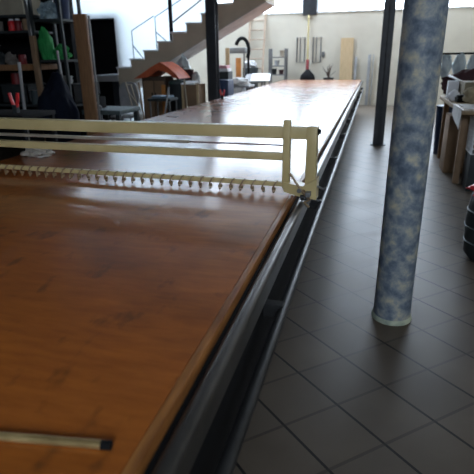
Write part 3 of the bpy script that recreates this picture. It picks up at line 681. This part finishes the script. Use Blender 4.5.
# ------------------------------------------------------------------ right: desk and clutter
dk = thing('work_desk', 'long brown wooden desk beyond the mottled column', 'desk', (1.6, 6.9, 0))
B().box(0.96, 2.2, 5.9, 8.0, 0.86, 0.91, 0.006).build('desktop', mat('desk_wood', (0.30, 0.20, 0.10), 0.5, scale=4, stretch=(6, 1, 6)), dk)
for x in (1.06, 2.1):
    for y in (6.3, 7.9): B().box(x - 0.035, x + 0.035, y - 0.03, y + 0.03, 0, 0.86, 0.004).build('leg', CARD, dk)
one('cloth', B().sheet((1.00, 6.0, 0.915), (1.6, 6.0, 0.915), (1.6, 6.5, 0.915), (1.00, 6.5, 0.915), 10, 10, 0.004, 0.006, 4).sheet((0.945, 5.93, 0.70), (0.945, 6.5, 0.80), (0.95, 6.5, 0.918), (0.95, 5.93, 0.918), 10, 6, 0.008, 0.006, 6), CLOTHW, 'white cloth hanging over the near desk edge', 'cloth', (1.2, 6.2, 0.9))
for x0, x1, y0, y1, h, l in ((0.98, 1.35, 6.85, 7.25, 0.74, 'tall brown cardboard box under the desk'), (1.2, 1.6, 7.3, 7.7, 0.5, 'low brown cardboard box under the desk behind the tall one')):
    c = thing('cardboard_box', l, 'box', ((x0 + x1) / 2, (y0 + y1) / 2, 0), 'boxes under the desk')
    B().box(x0, x1, y0, y1, 0, h, 0.006).build('body', CARD, c)
    B().box((x0 + x1) / 2 - 0.03, (x0 + x1) / 2 + 0.03, y0 - 0.002, y1 + 0.002, h - 0.002, h + 0.002).build('tape', TAN, c)
one('bin', B().lathe([(0.12, 0), (0.15, 0.70), (0.16, 0.74), (0.13, 0.74)], (1.12, 8.25, 0), 24), BLUE, 'dark navy bin standing behind the desk leg', 'bin', (1.12, 8.25, 0))
bk_ = thing('wire_basket', 'white wire basket on a box beside the desk leg', 'basket', (1.32, 6.1, 0.42))
w_ = B()
for i in range(8): w_.tube([(1.13 + 0.055 * i, 5.95, 0.42), (1.12 + 0.058 * i, 5.93, 0.80)], 0.006, 6)
for i in range(8): w_.tube([(1.12, 5.95 + 0.045 * i, 0.42), (1.12, 5.95 + 0.045 * i, 0.80)], 0.006, 6)
for k in range(7): w_.tube([(1.12, 5.94, 0.425 + 0.06 * k), (1.55, 5.94, 0.425 + 0.06 * k), (1.55, 6.27, 0.425 + 0.06 * k), (1.12, 6.27, 0.425 + 0.06 * k)], 0.006, 6, closed=True)
w_.build('wire_grid', PAPER, bk_)
B().tube([(1.12, 5.94, 0.80), (1.55, 5.94, 0.80), (1.55, 6.27, 0.80), (1.12, 6.27, 0.80)], 0.01, 8, closed=True).build('rim', PAPER, bk_)
one('box', B().box(1.12, 1.56, 5.93, 6.28, 0, 0.415, 0.006), DGREY, 'dark grey box under the white wire basket', 'box', (1.3, 6.1, 0))
one('packet', B().lump((1.02, 7.05, 0.97), (0.07, 0.07, 0.075), 70, 0.15, 1.5, 3, 0.91), PAPER, 'rounded white packet on the near corner of the desk', 'packet', (1.02, 7.05, 0.91))
one('telephone', B().box(1.03, 1.25, 6.82, 7.0, 0.91, 0.96, 0.01).box(1.03, 1.23, 6.84, 6.9, 0.965, 1.0, 0.012).box(1.05, 1.08, 6.84, 6.9, 0.955, 0.97).box(1.18, 1.21, 6.84, 6.9, 0.955, 0.97), BLACK, 'black desk telephone beside the white packet', 'telephone', (1.13, 6.9, 0.91))
one('box', B().box(1.14, 1.6, 7.1, 7.5, 0.91, 1.14, 0.006), mat('khaki_card', (0.26, 0.22, 0.14), 0.8), 'khaki box on the desk behind the telephone', 'box', (1.4, 7.3, 0.91))
one('sack', B().lump((1.22, 6.62, 1.0), (0.14, 0.11, 0.12), 72, 0.35, 1.6, 4, 0.921), mat('beige_sack', (0.42, 0.35, 0.22), 0.85, bump=0.3), 'beige sack on the desk in front of the telephone', 'sack', (1.22, 6.62, 0.92))
one('cloth', B().lump((1.32, 7.85, 1.05), (0.34, 0.12, 0.22), 73, 0.3, 1.8, 4, 0.91), MAROON, 'dark maroon cloth heap at the back of the desk', 'cloth', (1.32, 7.85, 0.91))
one('paper_sheet', B().sheet((0.97, 7.55, 1.20), (1.15, 7.5, 1.13), (1.2, 7.66, 1.13), (1.02, 7.7, 1.21), 6, 6, 0.01, 0.008, 9).box(1.0, 1.14, 7.54, 7.66, 0.91, 1.135), PAPER, 'white paper tilted on a block by the maroon heap', 'paper', (1.05, 7.6, 0.91))
hr = thing('hanging_rail', 'black clothes rail behind the desk', 'rail', (1.5, 9.0, 0))
B().tube([(0.9, 9.0, 1.485), (2.6, 9.0, 1.485)], 0.016, 10).build('bar', BLACK, hr)
for x in (0.92, 2.58): B().tube([(x, 9.0, 0), (x, 9.0, 1.48)], 0.016, 10).build('upright', BLACK, hr)
for i, (x, l) in enumerate(((1.10, 'white bag hanging nearest the column on the black rail'), (1.32, 'white bag in the middle of the black rail'), (1.54, 'white bag hanging farthest right on the black rail'))):
    b_ = B().lump((x, 9.0, 1.30), (0.10, 0.07, 0.19), 80 + i, 0.3, 1.6, 4)
    one('hanging_bag', b_, PLASTW, l, 'bag', (x, 9.0, 1.1), 'white bags on the rail')
dbn = thing('round_bin', 'dark round bin at the right edge of the floor', 'bin', (0.97, 3.75, 0))
B().lathe([(0.16, 0), (0.20, 0.05), (0.22, 0.30), (0.20, 0.50), (0.185, 0.52), (0.17, 0.50)], (0.98, 3.85, 0), 36).build('body', DGREY, dbn)
for z in (0.14, 0.26, 0.38): B().lathe([(0.215 - abs(z - 0.28) * 0.06, z), (0.226 - abs(z - 0.28) * 0.06, z + 0.008), (0.215 - abs(z - 0.28) * 0.06, z + 0.016)], (0.98, 3.85, 0), 36).build('hoop', TEAL, dbn)
one('rag', B().lump((0.93, 3.80, 0.55), (0.17, 0.15, 0.06), 91, 0.4, 1.8, 4, 0.522), RED, 'red rag on top of the dark round bin', 'rag', (0.93, 3.80, 0.52))
one('rag', B().lump((1.0, 3.88, 0.66), (0.14, 0.13, 0.08), 93, 0.4, 1.8, 4, 0.56), TEAL, 'dark teal rag piled on the red rag', 'rag', (1.0, 3.88, 0.57))

# ------------------------------------------------------------------ more clutter on the racks and under the stairs
cc = thing('cable_coil', 'coil of grey cable on the lower shelf of the narrow rack', 'cable', (-4.5, 6.6, 1.13))
cbm = B()
for k in range(6):
    cbm.tube([(-4.5 + (0.11 + 0.006 * (k % 3)) * math.cos(t), 6.72 + (0.11 + 0.006 * (k % 3)) * math.sin(t), 1.147 + 0.018 * k) for t in (2 * math.pi * i / 24 for i in range(24))], 0.011, 8, closed=True)
cbm.build('coil', GREY, cc)
for i, (x, y, z, r_, h, m_, l) in enumerate(((-5.42, 6.62, 1.88, 0.07, 0.13, SACK, 'grey-brown paint tin at the left of the red jars'), (-5.58, 6.65, 1.88, 0.07, 0.15, DGREY, 'dark grey paint tin farther left on the upper shelf'),
                                             (-5.25, 6.62, 0.85 + 0.29, 0.08, 0.16, DRED, 'dark red paint tin on the dark grey crate'), (-4.94, 6.6, 0.85, 0.07, 0.2, TEAL, 'teal paint tin at the right end of the lower left shelf'))):
    t = thing('paint_tin', l, 'tin', (x, y, z), 'paint tins on the racks')
    B().lathe([(r_, 0), (r_, h)], (x, y, z), 20).build('body', m_, t)
    B().lathe([(r_ + 0.004, h - 0.004), (r_ + 0.004, h + 0.004), (r_ - 0.01, h + 0.006)], (x, y, z), 20).build('lid', GREY, t)
for i, (xa, ya, xb, yb, h, m_, l) in enumerate(((-3.42, 7.2, -3.62, 7.42, 1.12, CARD, 'brown stick leaning behind the teal-grey workbench'), (-3.30, 7.3, -3.12, 7.45, 1.05, LGREY, 'light grey stick leaning beyond the teal-grey workbench'), (-3.0, 8.0, -3.22, 8.4, 1.12, BEIGE2, 'beige stick leaning on the tall wooden crate'))):
    one('stick', B().tube([(xa, ya, 0), (xb, yb, h)], 0.015, 8), m_, l, 'stick', (xa, ya, 0))
ck = thing('step_stool', 'dark step stool behind the leaning sticks', 'stool', (-3.35, 7.75, 0))
B().box(-3.55, -3.15, 7.55, 7.9, 0.82, 0.86, 0.008).build('seat', DGREY, ck)
for x in (-3.52, -3.18):
    for y in (7.58, 7.87): B().tube([(x, y, 0), (x, y, 0.82)], 0.014, 8).build('leg', GREY, ck)
one('tray', B().box(-3.5, -3.2, 7.6, 7.85, 0.86, 0.90, 0.01), BLUEG, 'blue-grey tray on the dark step stool', 'tray', (-3.35, 7.7, 0.86))
one('jug', B().lathe([(0.06, 0), (0.075, 0.03), (0.07, 0.17), (0.04, 0.2), (0.045, 0.23)], (-3.22, 9.02, 1.0), 20), CLOTHW, 'cream jug on the narrow brown stand near the grey post', 'jug', (-3.22, 9.02, 1.0))
one('stand', B().box(-3.225, -3.215, 9.01, 9.03, 0.02, 0.98).box(-3.28, -3.16, 8.96, 9.08, 0.98, 1.0, 0.004).box(-3.28, -3.16, 8.96, 9.08, 0, 0.02, 0.004), CARD, 'narrow brown stand carrying the cream jug', 'stand', (-3.22, 9.02, 0))
